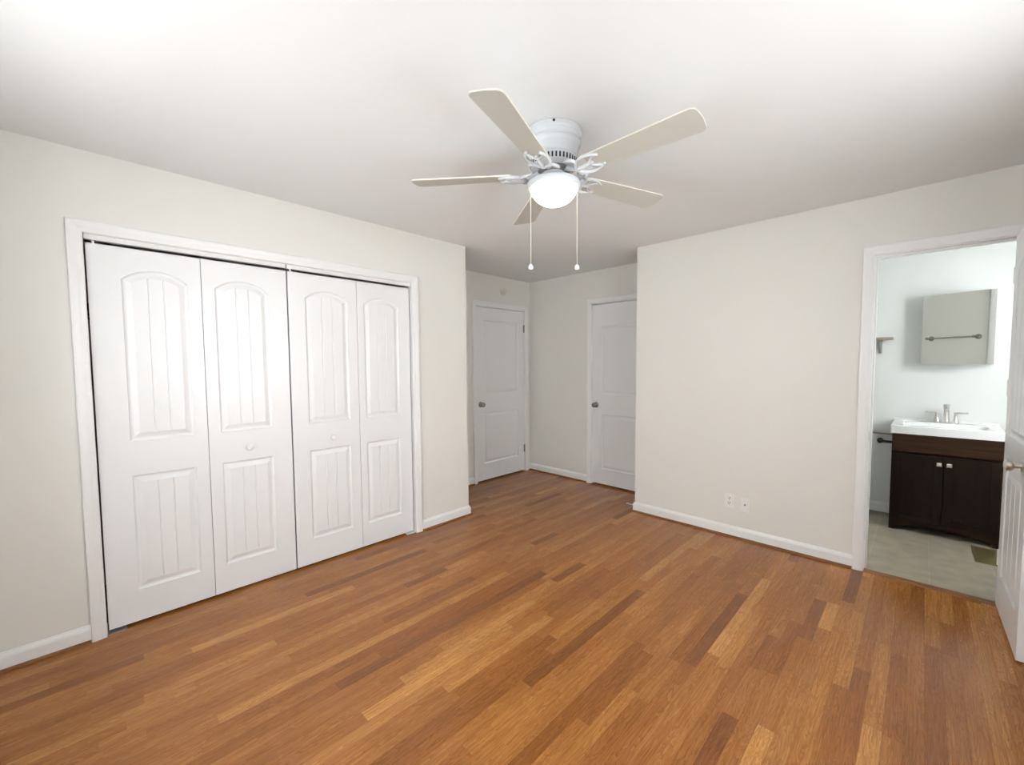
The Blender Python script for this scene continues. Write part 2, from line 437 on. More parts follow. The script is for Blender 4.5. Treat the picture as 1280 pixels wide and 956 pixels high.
# ------------------------------------------------------------------ setting: walls
def wall_with_holes(name, axis, a, b, lo, hi, holes, mat, label=None):
    """wall slab across axis x or y from a to b thick, running lo..hi, holes = (u0,u1,z0,z1)."""
    bm = NB(); us = sorted({lo, hi, *[h[0] for h in holes], *[h[1] for h in holes]})
    for u0, u1 in zip(us, us[1:]):
        cuts = sorted((h[2], h[3]) for h in holes if h[0] <= u0+1e-6 and h[1] >= u1-1e-6)
        z = 0.0
        for z0, z1 in cuts + [(H, H)]:
            if z0-z > 1e-4:
                if axis == 'x': box(bm, a, b, u0, u1, z, z0)
                else: box(bm, u0, u1, a, b, z, z0)
            z = z1
    bmesh.ops.remove_doubles(bm, verts=bm.verts[:], dist=1e-5)
    # take out the inner faces between neighbouring blocks
    seen = {}; bm.verts.index_update()
    for f in list(bm.faces):
        k = tuple(sorted(v.index for v in f.verts))
        seen.setdefault(k, []).append(f)
    bmesh.ops.delete(bm, geom=[f for fs in seen.values() if len(fs) > 1 for f in fs], context='FACES_ONLY')
    return struct(name, bm, mat, label, 'wall')
CO0, CO1, COH = 0.020, 1.832, 2.028        # closet opening
NO0, NO1, NOH = 3.106, 3.902, 2.045        # nook left door opening
BO0, BO1, BOH = 0.242, 1.004, 2.045        # nook back door opening
DO0, DO1, DOH = 2.722, 3.345, 2.048        # bathroom doorway
JT = 0.018
wall_with_holes('wall_left', 'x', -0.115, 0.0, YB, YA, [(CO0-JT, CO1+JT, 0, COH+JT)], M_wall, 'white wall around the closet')
wall_with_holes('wall_nook_left', 'x', XN-0.115, XN, YB, Y2, [(NO0-JT, NO1+JT, 0, NOH+JT)], M_wall, 'nook wall with the small round detector')
wall_with_holes('wall_nook_back', 'y', Y2, Y2+0.115, XN-0.115, XR+0.115, [(BO0-JT, BO1+JT, 0, BOH+JT)], M_wall, 'nook wall between the two doors')
wall_with_holes('wall_right', 'y', Y1, BW, XR, XE+0.5, [(DO0-JT, DO1+JT, 0, DOH+JT)], M_wall, 'white wall with the two outlet plates')
bm = NB(); box(bm, XR, XR+0.115, BW, Y2, 0, H); struct('wall_nook_right', bm, M_wall)
bm = NB(); box(bm, XN-0.135, XN-0.117, NO0-0.06, NO1+0.06, 0, H); struct('light_block_left', bm, M_wall)  # unseen slab added to stop light leaking under the left nook door
bm = NB(); box(bm, BO0-0.06, BO1+0.06, Y2+0.117, Y2+0.135, 0, H); struct('light_block_back', bm, M_wall)  # likewise added behind the back nook door, only to block light
bm = NB(); box(bm, XN, -0.115, YA-0.115, YA, 0, H); struct('wall_nook_near', bm, M_wall)
bm = NB(); box(bm, XN, -0.115, -0.25, -0.135, 0, H); struct('wall_closet_side', bm, M_wall)
wall_with_holes('wall_east', 'x', XE, XE+0.14, YB-0.14, Y1, [W1], M_wall)
wall_with_holes('wall_south', 'y', YB-0.14, YB, XN-0.115, XE, [W2], M_wall)
bm = NB(); box(bm, BXL-0.1, BXR+0.1, BY, BY+0.1, 0, H)
struct('wall_bathroom_back', bm, M_bath, 'bright white bathroom wall behind the vanity', 'wall')
bm = NB(); box(bm, BXL-0.1, BXL, BW, BY, 0, H); struct('wall_bathroom_left', bm, M_bath)
wall_with_holes('wall_bathroom_right', 'x', BXR, BXR+0.1, BW, BY, [W3], M_bath)
# bathroom side of the doorway wall carries the bathroom's own paint
bm = NB()
for a, b, z in ((BXL, DO0-0.075, 0), (DO1+0.075, BXR, 0), (DO0-0.075, DO1+0.075, DOH+0.075)): box(bm, a, b, BW, BW+0.004, z, H)
struct('wall_bathroom_front', bm, M_wall)

# unseen windows, invented to let light in (behind the camera and in the bathroom)
def window(name, axis, face, u0, u1, z0, z1, s):
    """frame, meeting rail and glass in a wall hole; s = direction into the room along the axis."""
    t = empty(name); tag(t, 'invented white framed sash window, out of view, letting in daylight', 'window', kind='structure')
    def bx(bm, a, b, n0, n1, c, d):
        lo, hi = sorted((face+s*n0, face+s*n1))
        return box(bm, lo, hi, a, b, c, d) if axis == 'x' else box(bm, a, b, lo, hi, c, d)
    f = NB(); W = 0.045
    bx(f, u0, u0+W, -0.10, -0.03, z0, z1); bx(f, u1-W, u1, -0.10, -0.03, z0, z1)
    bx(f, u0+W, u1-W, -0.10, -0.03, z0, z0+W); bx(f, u0+W, u1-W, -0.10, -0.03, z1-W, z1)
    bx(f, u0+W, u1-W, -0.09, -0.04, (z0+z1)/2-0.02, (z0+z1)/2+0.02)
    obj('window_frame', f, M_trim, t)
    g = NB(); bx(g, u0+W, u1-W, -0.067, -0.063, z0+W, z1-W); obj('window_pane', g, M_glass, t)
    k = NB(); bx(k, u0-0.07, u1+0.07, 0, 0.035, z0-0.022, z0)
    bx(k, u0-0.06, u0, 0, 0.015, z0, z1+0.06); bx(k, u1, u1+0.06, 0, 0.015, z0, z1+0.06); bx(k, u0, u1, 0, 0.015, z1, z1+0.06)
    obj('window_casing', k, M_trim, t)
window('invented_window_1', 'x', XE, *W1, -1)
window('invented_window_2', 'y', YB, *W2, 1)
window('invented_window_3', 'x', BXR, *W3, -1)

# ------------------------------------------------------------------ setting: casings and linings
tn = [0]
def trim(o, label):
    tn[0] += 1; o.name = 'trim_%d' % tn[0]; return tag(o, label, 'trim', kind='structure')
trim(casing('trim', FL, CO0, CO1, COH), 'white casing around the closet opening')
trim(casing('trim', FN, NO0-0.005, NO1+0.005, NOH+0.005), 'white casing of the nook door under the detector')
trim(casing('trim', FB, BO0-0.005, BO1+0.002, BOH+0.005), 'white casing of the nook door beside the bare wall')
trim(casing('trim', FR, DO0-0.004, DO1+0.004, DOH+0.004), 'white casing of the bathroom doorway')
FRI = lambda u, n, z: (u, BW+n, z)
trim(casing('trim', FRI, DO0-0.004, DO1+0.004, DOH+0.004), 'white casing on the bathroom side, seen in the mirror')
trim(jamb('trim', FL, CO0, CO1, COH, 0.115), 'white lining of the closet opening')
trim(jamb('trim', FN, NO0, NO1, NOH, 0.115, -0.045), 'white lining of the nook door under the detector')
trim(jamb('trim', FB, BO0, BO1, BOH, 0.115, -0.045), 'white lining of the nook door beside the bare wall')
j = trim(jamb('trim', FR, DO0, DO1, DOH, 0.115, -0.045), 'white lining of the bathroom doorway')
bm = NB(); fbox(bm, FR, DO0-0.0005, DO0+0.0015, -0.034, -0.008, 0.865, 0.925)
fbox(bm, FR, DO0+0.0012, DO0+0.002, -0.027, -0.016, 0.88, 0.91)
obj('strike_plate', bm, M_nickel, j)
# closet head track in two lengths, and the floor brackets of the pivots
bm = NB(); fbox(bm, FL, CO0+0.002, 0.9235, -0.050, -0.016, 2.004, COH); trim(obj('trim', bm, M_trim), 'white head track over the left closet pair')
bm = NB(); fbox(bm, FL, 0.9315, CO1-0.002, -0.050, -0.016, 2.004, COH); trim(obj('trim', bm, M_trim), 'white head track over the right closet pair')
bm = NB(); fbox(bm, FL, CO0, CO0+0.075, -0.045, -0.006, 0.0, 0.004); fbox(bm, FL, CO0, CO0+0.003, -0.045, -0.006, 0.0, 0.05)
trim(obj('trim', bm, M_gal), 'grey metal floor bracket at the left closet jamb')
bm = NB(); fbox(bm, FL, CO1-0.075, CO1, -0.045, -0.006, 0.0, 0.004); fbox(bm, FL, CO1-0.003, CO1, -0.045, -0.006, 0.0, 0.05)
trim(obj('trim', bm, M_plastic), 'white floor bracket at the right closet jamb')
# wooden sill under the bathroom doorway
bm = NB()
prof = [(0.016, 0.0), (0.014, 0.003), (0.002, 0.006), (-0.030, 0.006), (-0.044, 0.004), (-0.046, 0.0)]
l = [[bm.verts.new(FR(u, n, z)) for n, z in prof] for u in (DO0+0.0005, DO1-0.0005)]
for i in range(len(prof)-1): bm.faces.new((l[0][i], l[0][i+1], l[1][i+1], l[1][i]))
bm.faces.new(l[0]); bm.faces.new(l[1])
trim(obj('trim', bm, M_shoe), 'brown wood sill under the bathroom doorway')

# ------------------------------------------------------------------ setting: baseboards
BPROF = [(0, 0), (0.014, 0), (0.014, 0.066), (0.011, 0.076), (0.006, 0.083), (0.0045, 0.088), (0, 0.089)]
SPROF = [(0.014, 0), (0.026, 0), (0.0255, 0.005), (0.0225, 0.011), (0.018, 0.0145), (0.014, 0.016)]
def run(name, fr, u0, u1, label, ext0=0.0, ext1=0.0, shoe=True):
    """baseboard along a wall; ext = 1 where the end turns an outside corner and is mitred outwards."""
    def sweep(pr):
        bm = NB(); l = []
        for u, e, s in ((u0, ext0, -1), (u1, ext1, 1)):
            l.append([bm.verts.new(fr(u+s*e*n, n, z)) for n, z in pr])
        k = len(pr)
        for i in range(k): bm.faces.new((l[0][i], l[0][(i+1)%k], l[1][(i+1)%k], l[1][i]))
        bm.faces.new(l[0]); bm.faces.new(l[1]); return bm
    o = struct(name, sweep(BPROF), M_trim, label, 'baseboard')
    if shoe: obj('shoe_moulding', sweep(SPROF), M_shoe, o)
    return o
run('baseboard_left', FL, YB, CO0-0.057, 'white baseboard at the near end of the closet wall')
run('baseboard_left_far', FL, CO1+0.057, YA, 'short white baseboard between closet casing and nook corner', 0, 1)
FNE = lambda u, n, z: (u, YA+n, z)
run('baseboard_nook_near', FNE, XN, 0.0, 'white baseboard on the hidden return of the closet', 0, 1)
run('baseboard_nook_left', FN, YA, NO0-0.062, 'white baseboard left of the nook door under the detector')
run('baseboard_nook_left_far', FN, NO1+0.062, Y2, 'stub of white baseboard in the nook corner')
run('baseboard_nook_back', FB, XN, BO0-0.062, 'white baseboard between the two nook doors')
FNR = lambda u, n, z: (XR-n, u, z)
run('baseboard_nook_right', FNR, Y1, Y2, 'white baseboard on the end of the doorway wall', 1, 0)
run('baseboard_right', FR, XR, DO0-0.061, 'long white baseboard under the two outlet plates', 1, 0)
run('baseboard_right_far', FR, DO1+0.061, XE, 'white baseboard behind the open bathroom door')
FE = lambda u, n, z: (XE-n, u, z)
run('baseboard_east', FE, YB, Y1, 'white baseboard under the invented side window')
FS = lambda u, n, z: (u, YB+n, z)
run('baseboard_south', FS, 0, XE, 'white baseboard under the invented rear window')
run('baseboard_bathroom', FBB, BXL, 2.79, 'white baseboard left of the bathroom vanity', shoe=False)

# ------------------------------------------------------------------ closet bifold doors
LT, LB, LF = 1.987, 0.016, -0.022      # top, bottom and face of the leaves
def knob_mesh(fr, u, z, n0, r=0.019, L=0.034):
    bm = NB(); prof = [(0.007, 0), (0.0065, L*0.4), (r*0.75, L*0.5), (r, L*0.72), (r*0.85, L*0.93), (r*0.4, L), (0.0, L*1.01)]
    lathe(bm, prof, n=24)
    for v in bm.verts:
        x, y, h = v.co; v.co = Vector(fr(u+x, n0+h, z+y))
    return bm
def bifold(name, leaves, kn, label, pin_u):
    t = empty(name, (0, leaves[0][0], 0)); tag(t, label, 'closet door', kind='structure')
    fr = lambda u, n, z: (n, u-leaves[0][0], z)
    for (u0, u1, p0, p1) in leaves:
        bm = panel_slab(fr, u0, u1, LB, LT, LF, 0.032, [(p0, p1, 0.185, 0.80, 0.0), (p0, p1, 0.985, 1.885, 0.058)])
        obj('leaf', bm, M_door, t)
    obj('knob', knob_mesh(fr, *kn, LF-0.001), M_door, t, smooth=True)
    bm = NB()
    for pu in pin_u: lathe(bm, [(0.006, LT-0.005), (0.006, 2.006)], c=(LF-0.010, pu-leaves[0][0], 0), n=12)
    obj('pivot_pin', bm, M_plastic, t)
bifold('door_1', [(0.027, 0.4795, 0.148, 0.420), (0.4825, 0.926, 0.542, 0.818)], (0.682, 0.879),
       'left pair of white bifold closet doors with arched plank panels', [0.055])
bifold('door_2', [(0.9345, 1.389, 1.036, 1.322), (1.392, 1.822, 1.442, 1.724)], (1.189, 0.873),
       'right pair of white bifold closet doors with arched plank panels', [0.955])
# a dark closet behind: a shelf with its hanging rod
s = empty('closet_shelf', (-0.45, 0.9, 1.72))
tag(s, 'white closet shelf with hanging rod behind the bifold doors', 'shelf')
bm = NB(); box(bm, -0.26, 0.11, -1.02, 1.36, 0, 0.018); obj('board', bm, M_trim, s)
bm = NB(); tube(bm, [(0.02, -1.02, -0.06), (0.02, 1.36, -0.06)], 0.016, 14); obj('rod', bm, M_nickel, s)

# ------------------------------------------------------------------ hinged doors
def round_knob(fr, u, z, n0, mat_, parent, s=1):
    """turned door knob with its rose; s = -1 for the far face."""
    bm = NB()
    prof = [(0.032, 0), (0.032, 0.004), (0.027, 0.009), (0.013, 0.011), (0.012, 0.030), (0.020, 0.034), (0.0275, 0.043), (0.0265, 0.056), (0.017, 0.063), (0.0, 0.065)]
    lathe(bm, prof, n=32)
    for v in bm.verts:
        x, y, h = v.co; v.co = Vector(fr(u+x, n0+s*h, z+y))
    return obj('knob', bm, mat_, parent, smooth=True)
def hinge(fr, u, z, n0, mat_, parent):
    bm = NB()
    lathe(bm, [(0.0, -0.052), (0.004, -0.050), (0.0062, -0.045), (0.0062, 0.045), (0.004, 0.050), (0.0, 0.052)], n=14)
    for v in bm.verts:
        x, y, h = v.co; v.co = Vector(fr(u+x, n0+y, z+h))
    fbox(bm, fr, u-0.014, u+0.014, n0-0.0065, n0-0.0045, z-0.044, z+0.044)
    return obj('hinge', bm, mat_, parent, recalc=True)

def hinged_door(name, fr, base, u0, u1, top, label, panels, knob_u, hinge_u, kz=0.915):
    t = empty(name, base); tag(t, label, 'door', kind='structure')
    f2 = lambda u, n, z: tuple(Vector(fr(u, n, z)) - Vector(base))
    obj('slab', panel_slab(f2, u0, u1, 0.018, top, -0.004, 0.035, panels, grooves=0), M_door, t)
    round_knob(f2, knob_u, kz, -0.004, M_dnickel, t)
    if hinge_u is not None:
        for z in (0.30, 1.83): hinge(f2, hinge_u, z, 0.002, M_dnickel, t)
    return t
hinged_door('door_3', FN, (XN, NO0, 0), NO0+0.003, NO1-0.004, NOH-0.006,
            'white two panel door in the nook below the round detector',
            [(3.215, 3.79, 0.215, 0.815, 0), (3.215, 3.79, 1.05, 1.895, 0)], 3.165, NO1-0.001)
hinged_door('door_4', FB, (BO0, Y2, 0), BO0+0.003, BO1-0.003, BOH-0.006,
            'white two panel door in the nook partly hidden by the wall corner',
            [(0.365, 0.895, 0.19, 0.81, 0), (0.365, 0.895, 1.04, 1.80, 0)], 0.300, None)

# open bathroom door, swung into the bedroom on its right jamb
hx, hy = DO1-0.011, Y1-0.006
t = empty('door_5', (hx, hy, 0), math.radians(1.0)); tag(t, 'white panelled bathroom door standing open into the bedroom', 'door', kind='structure')
DW, DT = 0.612, 0.035
fd = lambda u, n, z: (-DT-n, -u, z)       # u from the hinge, n out of the face seen from the room
slab = panel_slab(fd, 0.004, DW, 0.012, DOH-0.004, 0, DT, [(0.095, DW-0.095, 0.205, 0.80, 0), (0.095, DW-0.095, 0.985, 1.90, 0.058)], grooves=2)
obj('slab', slab, M_door, t)
round_knob(fd, DW-0.062, 0.895, 0.0, M_nickel, t)
round_knob(fd, DW-0.062, 0.895, -DT, M_nickel, t, s=-1)
bm = NB(); fbox(bm, fd, DW-0.0005, DW+0.0008, -0.030, -0.005, 0.865, 0.925); obj('latch_plate', bm, M_nickel, t)
for z in (0.28, 1.23, 1.84):
    bm = NB(); lathe(bm, [(0.0, -0.048), (0.006, -0.044), (0.006, 0.044), (0.0, 0.048)], c=(-DT+0.002, 0.004, z), n=14)
    obj('hinge', bm, M_plastic, t)

# ------------------------------------------------------------------ ceiling fan
FX, FY = 1.715, 1.525
fan = empty('ceiling_fan', (FX, FY, H))
tag(fan, 'white five blade ceiling fan with lit bowl lamp flush on the ceiling', 'ceiling fan')
bm = NB()
lathe(bm, [(0.0, -0.001), (0.118, -0.001), (0.126, -0.003), (0.127, -0.020), (0.124, -0.028), (0.121, -0.031), (0.120, -0.046), (0.123, -0.050), (0.123, -0.056), (0.118, -0.060),
           (0.113, -0.078), (0.110, -0.098), (0.108, -0.112), (0.104, -0.116), (0.106, -0.119), (0.108, -0.124), (0.104, -0.154), (0.086, -0.163), (0.0, -0.163)], n=72)
housing = obj('motor_housing', bm, M_fan, fan, smooth=True)
bm = NB()
for k in range(40):                       # cooling slots round the motor
    a = 2*PI*k/40
    mt = Matrix.Rotation(a, 4, 'Z')
    g0 = len(bm.verts); b2 = NB(); box(b2, 0.1000, 0.1072, -0.0035, 0.0035, -0.151, -0.127)
    vs = [bm.verts.new(mt @ v.co) for v in b2.verts]; ix = {v: i for i, v in enumerate(b2.verts)}
    for f in b2.faces: bm.faces.new([vs[ix[v]] for v in f.verts])
    b2.free()
obj('vent_slots', bm, M_dark, housing)
bm = NB(); lathe(bm, [(0.006, -0.011), (0.0045, -0.0125), (0.0, -0.013)], n=12)
for v in bm.verts: v.co = Vector((0.127*math.cos(-0.88) + (v.co.z+0.011)*-1*math.cos(-0.88) - v.co.x*math.sin(-0.88), 0.127*math.sin(-0.88) + (v.co.z+0.011)*-1*math.sin(-0.88) + v.co.x*math.cos(-0.88), -0.012+v.co.y))
obj('screw', bm, M_dark, housing)
bm = NB(); lathe(bm, [(0.0, -0.162), (0.072, -0.162), (0.075, -0.166), (0.075, -0.176), (0.066, -0.180), (0.050, -0.182), (0.0, -0.182)], n=48)
obj('flywheel', bm, M_dnickel, fan, smooth=True)
bm = NB(); lathe(bm, [(0.0, -0.176), (0.050, -0.176), (0.054, -0.180), (0.057, -0.194), (0.062, -0.201), (0.084, -0.209), (0.106, -0.217), (0.117, -0.222), (0.1215, -0.228), (0.122, -0.240), (0.119, -0.247), (0.110, -0.249), (0.108, -0.240), (0.0, -0.240)], n=64)
obj('light_fitter', bm, M_fan, fan, smooth=True)
bm = NB()
bowl = [(0.0, -0.241), (0.107, -0.241)] + [(0.107*math.cos(a)**1.05 if a < 1.56 else 0.0, -0.243-0.080*math.sin(a)) for a in [k*PI/2/14 for k in range(1, 15)]]
lathe(bm, bowl, n=64); obj('glass_bowl', bm, M_bowl, fan, smooth=True)

BR, BZ = 0.66, -0.187
def blade_mesh():
    bm = NB(); pts = []
    r0, r1, wr, wt = 0.185, BR, 0.050, 0.066
    def half(r):
        return wr + (wt-wr)*(r-r0)/(r1-r0)
    # outline: round-cornered root and tip
    def corner(cx_, cy_, rad, a0, a1, n=6): return [(cx_+rad*math.cos(a0+(a1-a0)*k/n), cy_+rad*math.sin(a0+(a1-a0)*k/n)) for k in range(n+1)]
    rc = 0.026
    pts += corner(r1-rc-0.004, -(half(r1)-rc), rc, -PI/2, -0.12)
    pts += [(r1, 0.0)]
    pts += corner(r1-rc-0.004, (half(r1)-rc), rc, 0.12, PI/2)
    pts += corner(r0+0.02, half(r0)-0.02, 0.02, PI/2, PI)
    pts += corner(r0+0.02, -(half(r0)-0.02), 0.02, PI, 1.5*PI)
    lo = [bm.verts.new((x, y, -0.003)) for x, y in pts]; hi = [bm.verts.new((x, y, 0.003)) for x, y in pts]
    bm.faces.new(lo); bm.faces.new(hi)
    n = len(pts)
    for k in range(n):
        f = bm.faces.new((lo[k], lo[(k+1)%n], hi[(k+1)%n], hi[k])); f.material_index = 1
    return bm
def bracket_mesh():
    """cast blade iron: stem from the flywheel, plate under the blade root and curling horns."""
    bm = NB()
    tube(bm, spline([(0.062, 0, 0.016), (0.092, 0, 0.002), (0.125, 0, -0.012), (0.160, 0, -0.012), (0.200, 0, -0.008)], 6), [0.011]*6+[0.009]*18+[0.010], 10)
    for s in (1, -1):
        tube(bm, spline([(0.125, 0, -0.014), (0.138, s*0.024, -0.012), (0.160, s*0.044, -0.010), (0.190, s*0.052, -0.009), (0.222, s*0.046, -0.008), (0.250, s*0.030, -0.008)], 6),
             [0.008]*10+[0.0075]*10+[0.006]*11, 8)
        tube(bm, spline([(0.150, s*0.034, -0.011), (0.142, s*0.056, -0.012), (0.120, s*0.066, -0.010), (0.100, s*0.060, -0.004), (0.096, s*0.050, 0.002)], 6), [0.0075]*12+[0.006]*8+[0.004]*5, 8)
        tube(bm, spline([(0.190, 0, -0.009), (0.205, s*0.016, -0.009), (0.222, s*0.030, -0.008), (0.240, s*0.036, -0.008)], 6), 0.0055, 8)
        lathe(bm, [(0.0, -0.012), (0.006, -0.011), (0.0085, -0.008), (0.0085, -0.003)], c=(0.222, s*0.032, 0), n=12)
    lathe(bm, [(0.0, -0.013), (0.008, -0.012), (0.012, -0.008), (0.012, -0.003)], c=(0.200, 0, 0), n=14)
    return bm
blades = []
for k in range(5):
    a = math.radians(-70.4+72*k)
    if k == 0:
        b = obj('blade', blade_mesh(), [M_blade, M_bladeedge], fan)
        br = obj('blade_bracket', bracket_mesh(), M_fan, b, smooth=True)
    else:
        b = blades[0].copy(); C.objects.link(b); b.parent = fan
        br = blades[0].children[0].copy(); C.objects.link(br); br.parent = b
    b.matrix_local = Matrix.Translation((0, 0, BZ)) @ Matrix.Rotation(a, 4, 'Z') @ Matrix.Rotation(math.radians(-11), 4, 'X')
    blades.append(b)
# pull chains with their ball ends, on the side that faces the room
rx, ry = math.cos(yaw), math.sin(yaw)      # across the fan as seen from the room
for s, zb in ((-1, -0.600), (1, -0.603)):
    px, py = s*0.1065*rx, s*0.1065*ry
    bm = NB(); tube(bm, [(px, py, -0.240), (px, py, zb)], 0.0010, 8)
    for i in range(44):
        bmesh.ops.create_icosphere(bm, subdivisions=1, radius=0.0017, matrix=Matrix.Translation((px, py, -0.27-i*(abs(zb)-0.28)/44)))
    ch = obj('pull_chain', bm, M_chain, fan)
    bm = NB(); lathe(bm, [(0.0, 0.014), (0.004, 0.0135), (0.009, 0.009), (0.0115, 0.001), (0.010, -0.007), (0.005, -0.011), (0.0, -0.0115)], c=(px, py, zb), n=20)
    obj('chain_ball', bm, M_plastic, ch, smooth=True)

# ------------------------------------------------------------------ wall fittings of the bedroom
def plate(name, u, z, label, cat):
    t = empty(name, (u, Y1, z)); tag(t, label, cat)
    bm = NB(); box(bm, -0.035, 0.035, -0.006, 0, -0.057, 0.057); obj('cover_plate', bm, M_plastic, t, bevel=0.003)
    return t
t = plate('power_outlet', 1.889, 0.288, 'white duplex power outlet plate on the wall, nearer the nook', 'outlet')
for dz in (0.020, -0.020):
    bm = NB(); lathe(bm, [(0.0, -0.0095), (0.0145, -0.0095), (0.016, -0.006)], c=(0, 0, dz), n=24, axis='y'); r_ = obj('receptacle', bm, M_plastic, t)
    bm = NB(); box(bm, -0.0075, -0.0045, -0.0101, -0.009, dz-0.001, dz+0.009); box(bm, 0.0045, 0.0075, -0.0101, -0.009, dz-0.001, dz+0.009)
    lathe(bm, [(0.0, -0.0101), (0.003, -0.0101), (0.003, -0.009)], c=(0, 0, dz-0.008), n=10, axis='y'); obj('slots', bm, M_dark, r_)
bm = NB(); lathe(bm, [(0.0, -0.0075), (0.003, -0.007), (0.003, -0.005)], n=10, axis='y'); obj('screw', bm, M_nickel, t)
t = plate('cable_outlet', 2.002, 0.274, 'white cable socket plate with one small jack, nearer the bathroom', 'outlet')
bm = NB(); lathe(bm, [(0.0, -0.015), (0.0045, -0.015), (0.0045, -0.010), (0.0075, -0.010), (0.0075, -0.005)], c=(0, 0, 0.004), n=14, axis='y'); obj('jack', bm, M_dnickel, t)
for dz in (0.040, -0.040):
    bm = NB(); lathe(bm, [(0.0, -0.0075), (0.003, -0.007), (0.003, -0.005)], c=(0, 0, dz), n=10, axis='y'); obj('screw', bm, M_plastic, t)

t = empty('smoke_detector', (XN, 3.535, 2.262)); tag(t, 'small round off white detector on the nook wall above the door', 'smoke detector')
bm = NB(); lathe(bm, [(0.0, 0.0), (0.047, 0.0), (0.047, 0.010), (0.043, 0.013)], n=40, axis='x'); obj('mounting_base', bm, M_almond, t, smooth=True)
bm = NB(); lathe(bm, [(0.041, 0.010), (0.041, 0.024), (0.034, 0.031), (0.018, 0.033), (0.0, 0.033)], n=40, axis='x'); c_ = obj('cover', bm, M_almond, t, smooth=True)
bm = NB(); lathe(bm, [(0.0, 0.036), (0.007, 0.0355), (0.008, 0.032)], c=(0, 0.008, 0.006), n=16, axis='x'); obj('test_button', bm, M_plastic, c_)

t = empty('door_stop', (XR-0.014, Y1+0.012, 0.052)); tag(t, 'little white spring door stop on the baseboard at the wall end', 'door stop')
bm = NB(); lathe(bm, [(0.0, 0.0), (0.010, 0.0), (0.010, -0.004), (0.006, -0.006)], n=18, axis='x'); obj('mount', bm, M_plastic, t)
bm = NB(); tube(bm, [(-0.004-0.0005*i, 0.0048*math.cos(i*0.8), 0.0048*math.sin(i*0.8)) for i in range(120)], 0.0011, 6); obj('spring', bm, M_soft, t)
bm = NB(); lathe(bm, [(0.0055, -0.062), (0.0075, -0.064), (0.0075, -0.074), (0.005, -0.077), (0.0, -0.077)], n=18, axis='x'); obj('rubber_tip', bm, M_soft, t)

# ------------------------------------------------------------------ bathroom: vanity
VX0, VX1, VY0, VY1 = 2.797, 3.405, 4.585, BY
t = empty('vanity_cabinet', (VX0, VY0, 0)); tag(t, 'dark espresso two door vanity cabinet under the white sink top', 'vanity')
VW, VD = VX1-VX0, VY1-VY0-0.002
bm = NB()
box(bm, 0, 0.016, 0.018, VD, 0, 0.798); box(bm, VW-0.016, VW, 0.018, VD, 0, 0.798); box(bm, 0.016, VW-0.016, VD-0.012, VD, 0.05, 0.798)
box(bm, 0.016, VW-0.016, 0.018, VD-0.012, 0.10, 0.115); box(bm, 0.016, VW-0.016, 0.160, 0.175, 0.0, 0.10)
# face frame
box(bm, 0, 0.034, 0, 0.018, 0, 0.798); box(bm, VW-0.034, VW, 0, 0.018, 0, 0.798); box(bm, 0.034, VW-0.034, 0, 0.018, 0.645, 0.798)
box(bm, 0.034, VW-0.034, 0.002, 0.018, 0.085, 0.13)
body = obj('body', bm, M_esp, t, bevel=0.0015)
bm = NB(); box(bm, 0.004, VW-0.004, -0.010, 0.0, 0.655, 0.793); obj('front_rail', bm, M_esp, t, bevel=0.002)
# arched apron at the foot
bm = NB(); n = 24; a0, a1 = 0.034, VW-0.034; fr_, bk = [], []
for k in range(n+1):
    x = a0+(a1-a0)*k/n; q = (x-VW/2)/((a1-a0)/2)
    z = 0.020+0.055*(1-abs(q)**2.2)
    fr_.append((bm.verts.new((x, -0.002, z)), bm.verts.new((x, -0.002, 0.094)))); bk.append((bm.verts.new((x, 0.014, z)), bm.verts.new((x, 0.014, 0.094))))
for k in range(n):
    for p in (fr_, bk): bm.faces.new((p[k][0], p[k+1][0], p[k+1][1], p[k][1]))
    for i in (0, 1): bm.faces.new((fr_[k][i], fr_[k+1][i], bk[k+1][i], bk[k][i]))
for k in (0, n): bm.faces.new((fr_[k][0], fr_[k][1], bk[k][1], bk[k][0]))
obj('apron', bm, M_esp, t)
def vdoor(x0, x1, kx):
    bm = NB(); z0, z1 = 0.100, 0.640; r = 0.048
    box(bm, x0, x0+r, -0.018, 0.0, z0, z1); box(bm, x1-r, x1, -0.018, 0.0, z0, z1)
    box(bm, x0+r, x1-r, -0.018, 0.0, z0, z0+r); box(bm, x0+r, x1-r, -0.018, 0.0, z1-r, z1)
    box(bm, x0+r-0.002, x1-r+0.002, -0.0125, -0.004, z0+r-0.002, z1-r+0.002)
    d = obj('door', bm, M_espd, t, bevel=0.0015)
    bm = NB(); lathe(bm, [(0.0055, -0.018), (0.005, -0.030)], c=(kx, 0, 0.582), n=12, axis='y')
    q = [(0.010, -0.030), (0.0145, -0.036), (0.0145, -0.042), (0.009, -0.047)]
    rings = [[bm.verts.new((kx+sx*h, y, 0.582+sz*h)) for sx, sz in ((-1,-1),(1,-1),(1,1),(-1,1))] for h, y in q]
    for a, b in zip(rings, rings[1:]):
        for i in range(4): bm.faces.new((a[i], a[(i+1)%4], b[(i+1)%4], b[i]))
    bm.faces.new(rings[0]); bm.faces.new(rings[-1])
    obj('knob', bm, M_crystal, d)
vdoor(0.010, VW/2-0.002, VW/2-0.026); vdoor(VW/2+0.002, VW-0.010, VW/2+0.030)

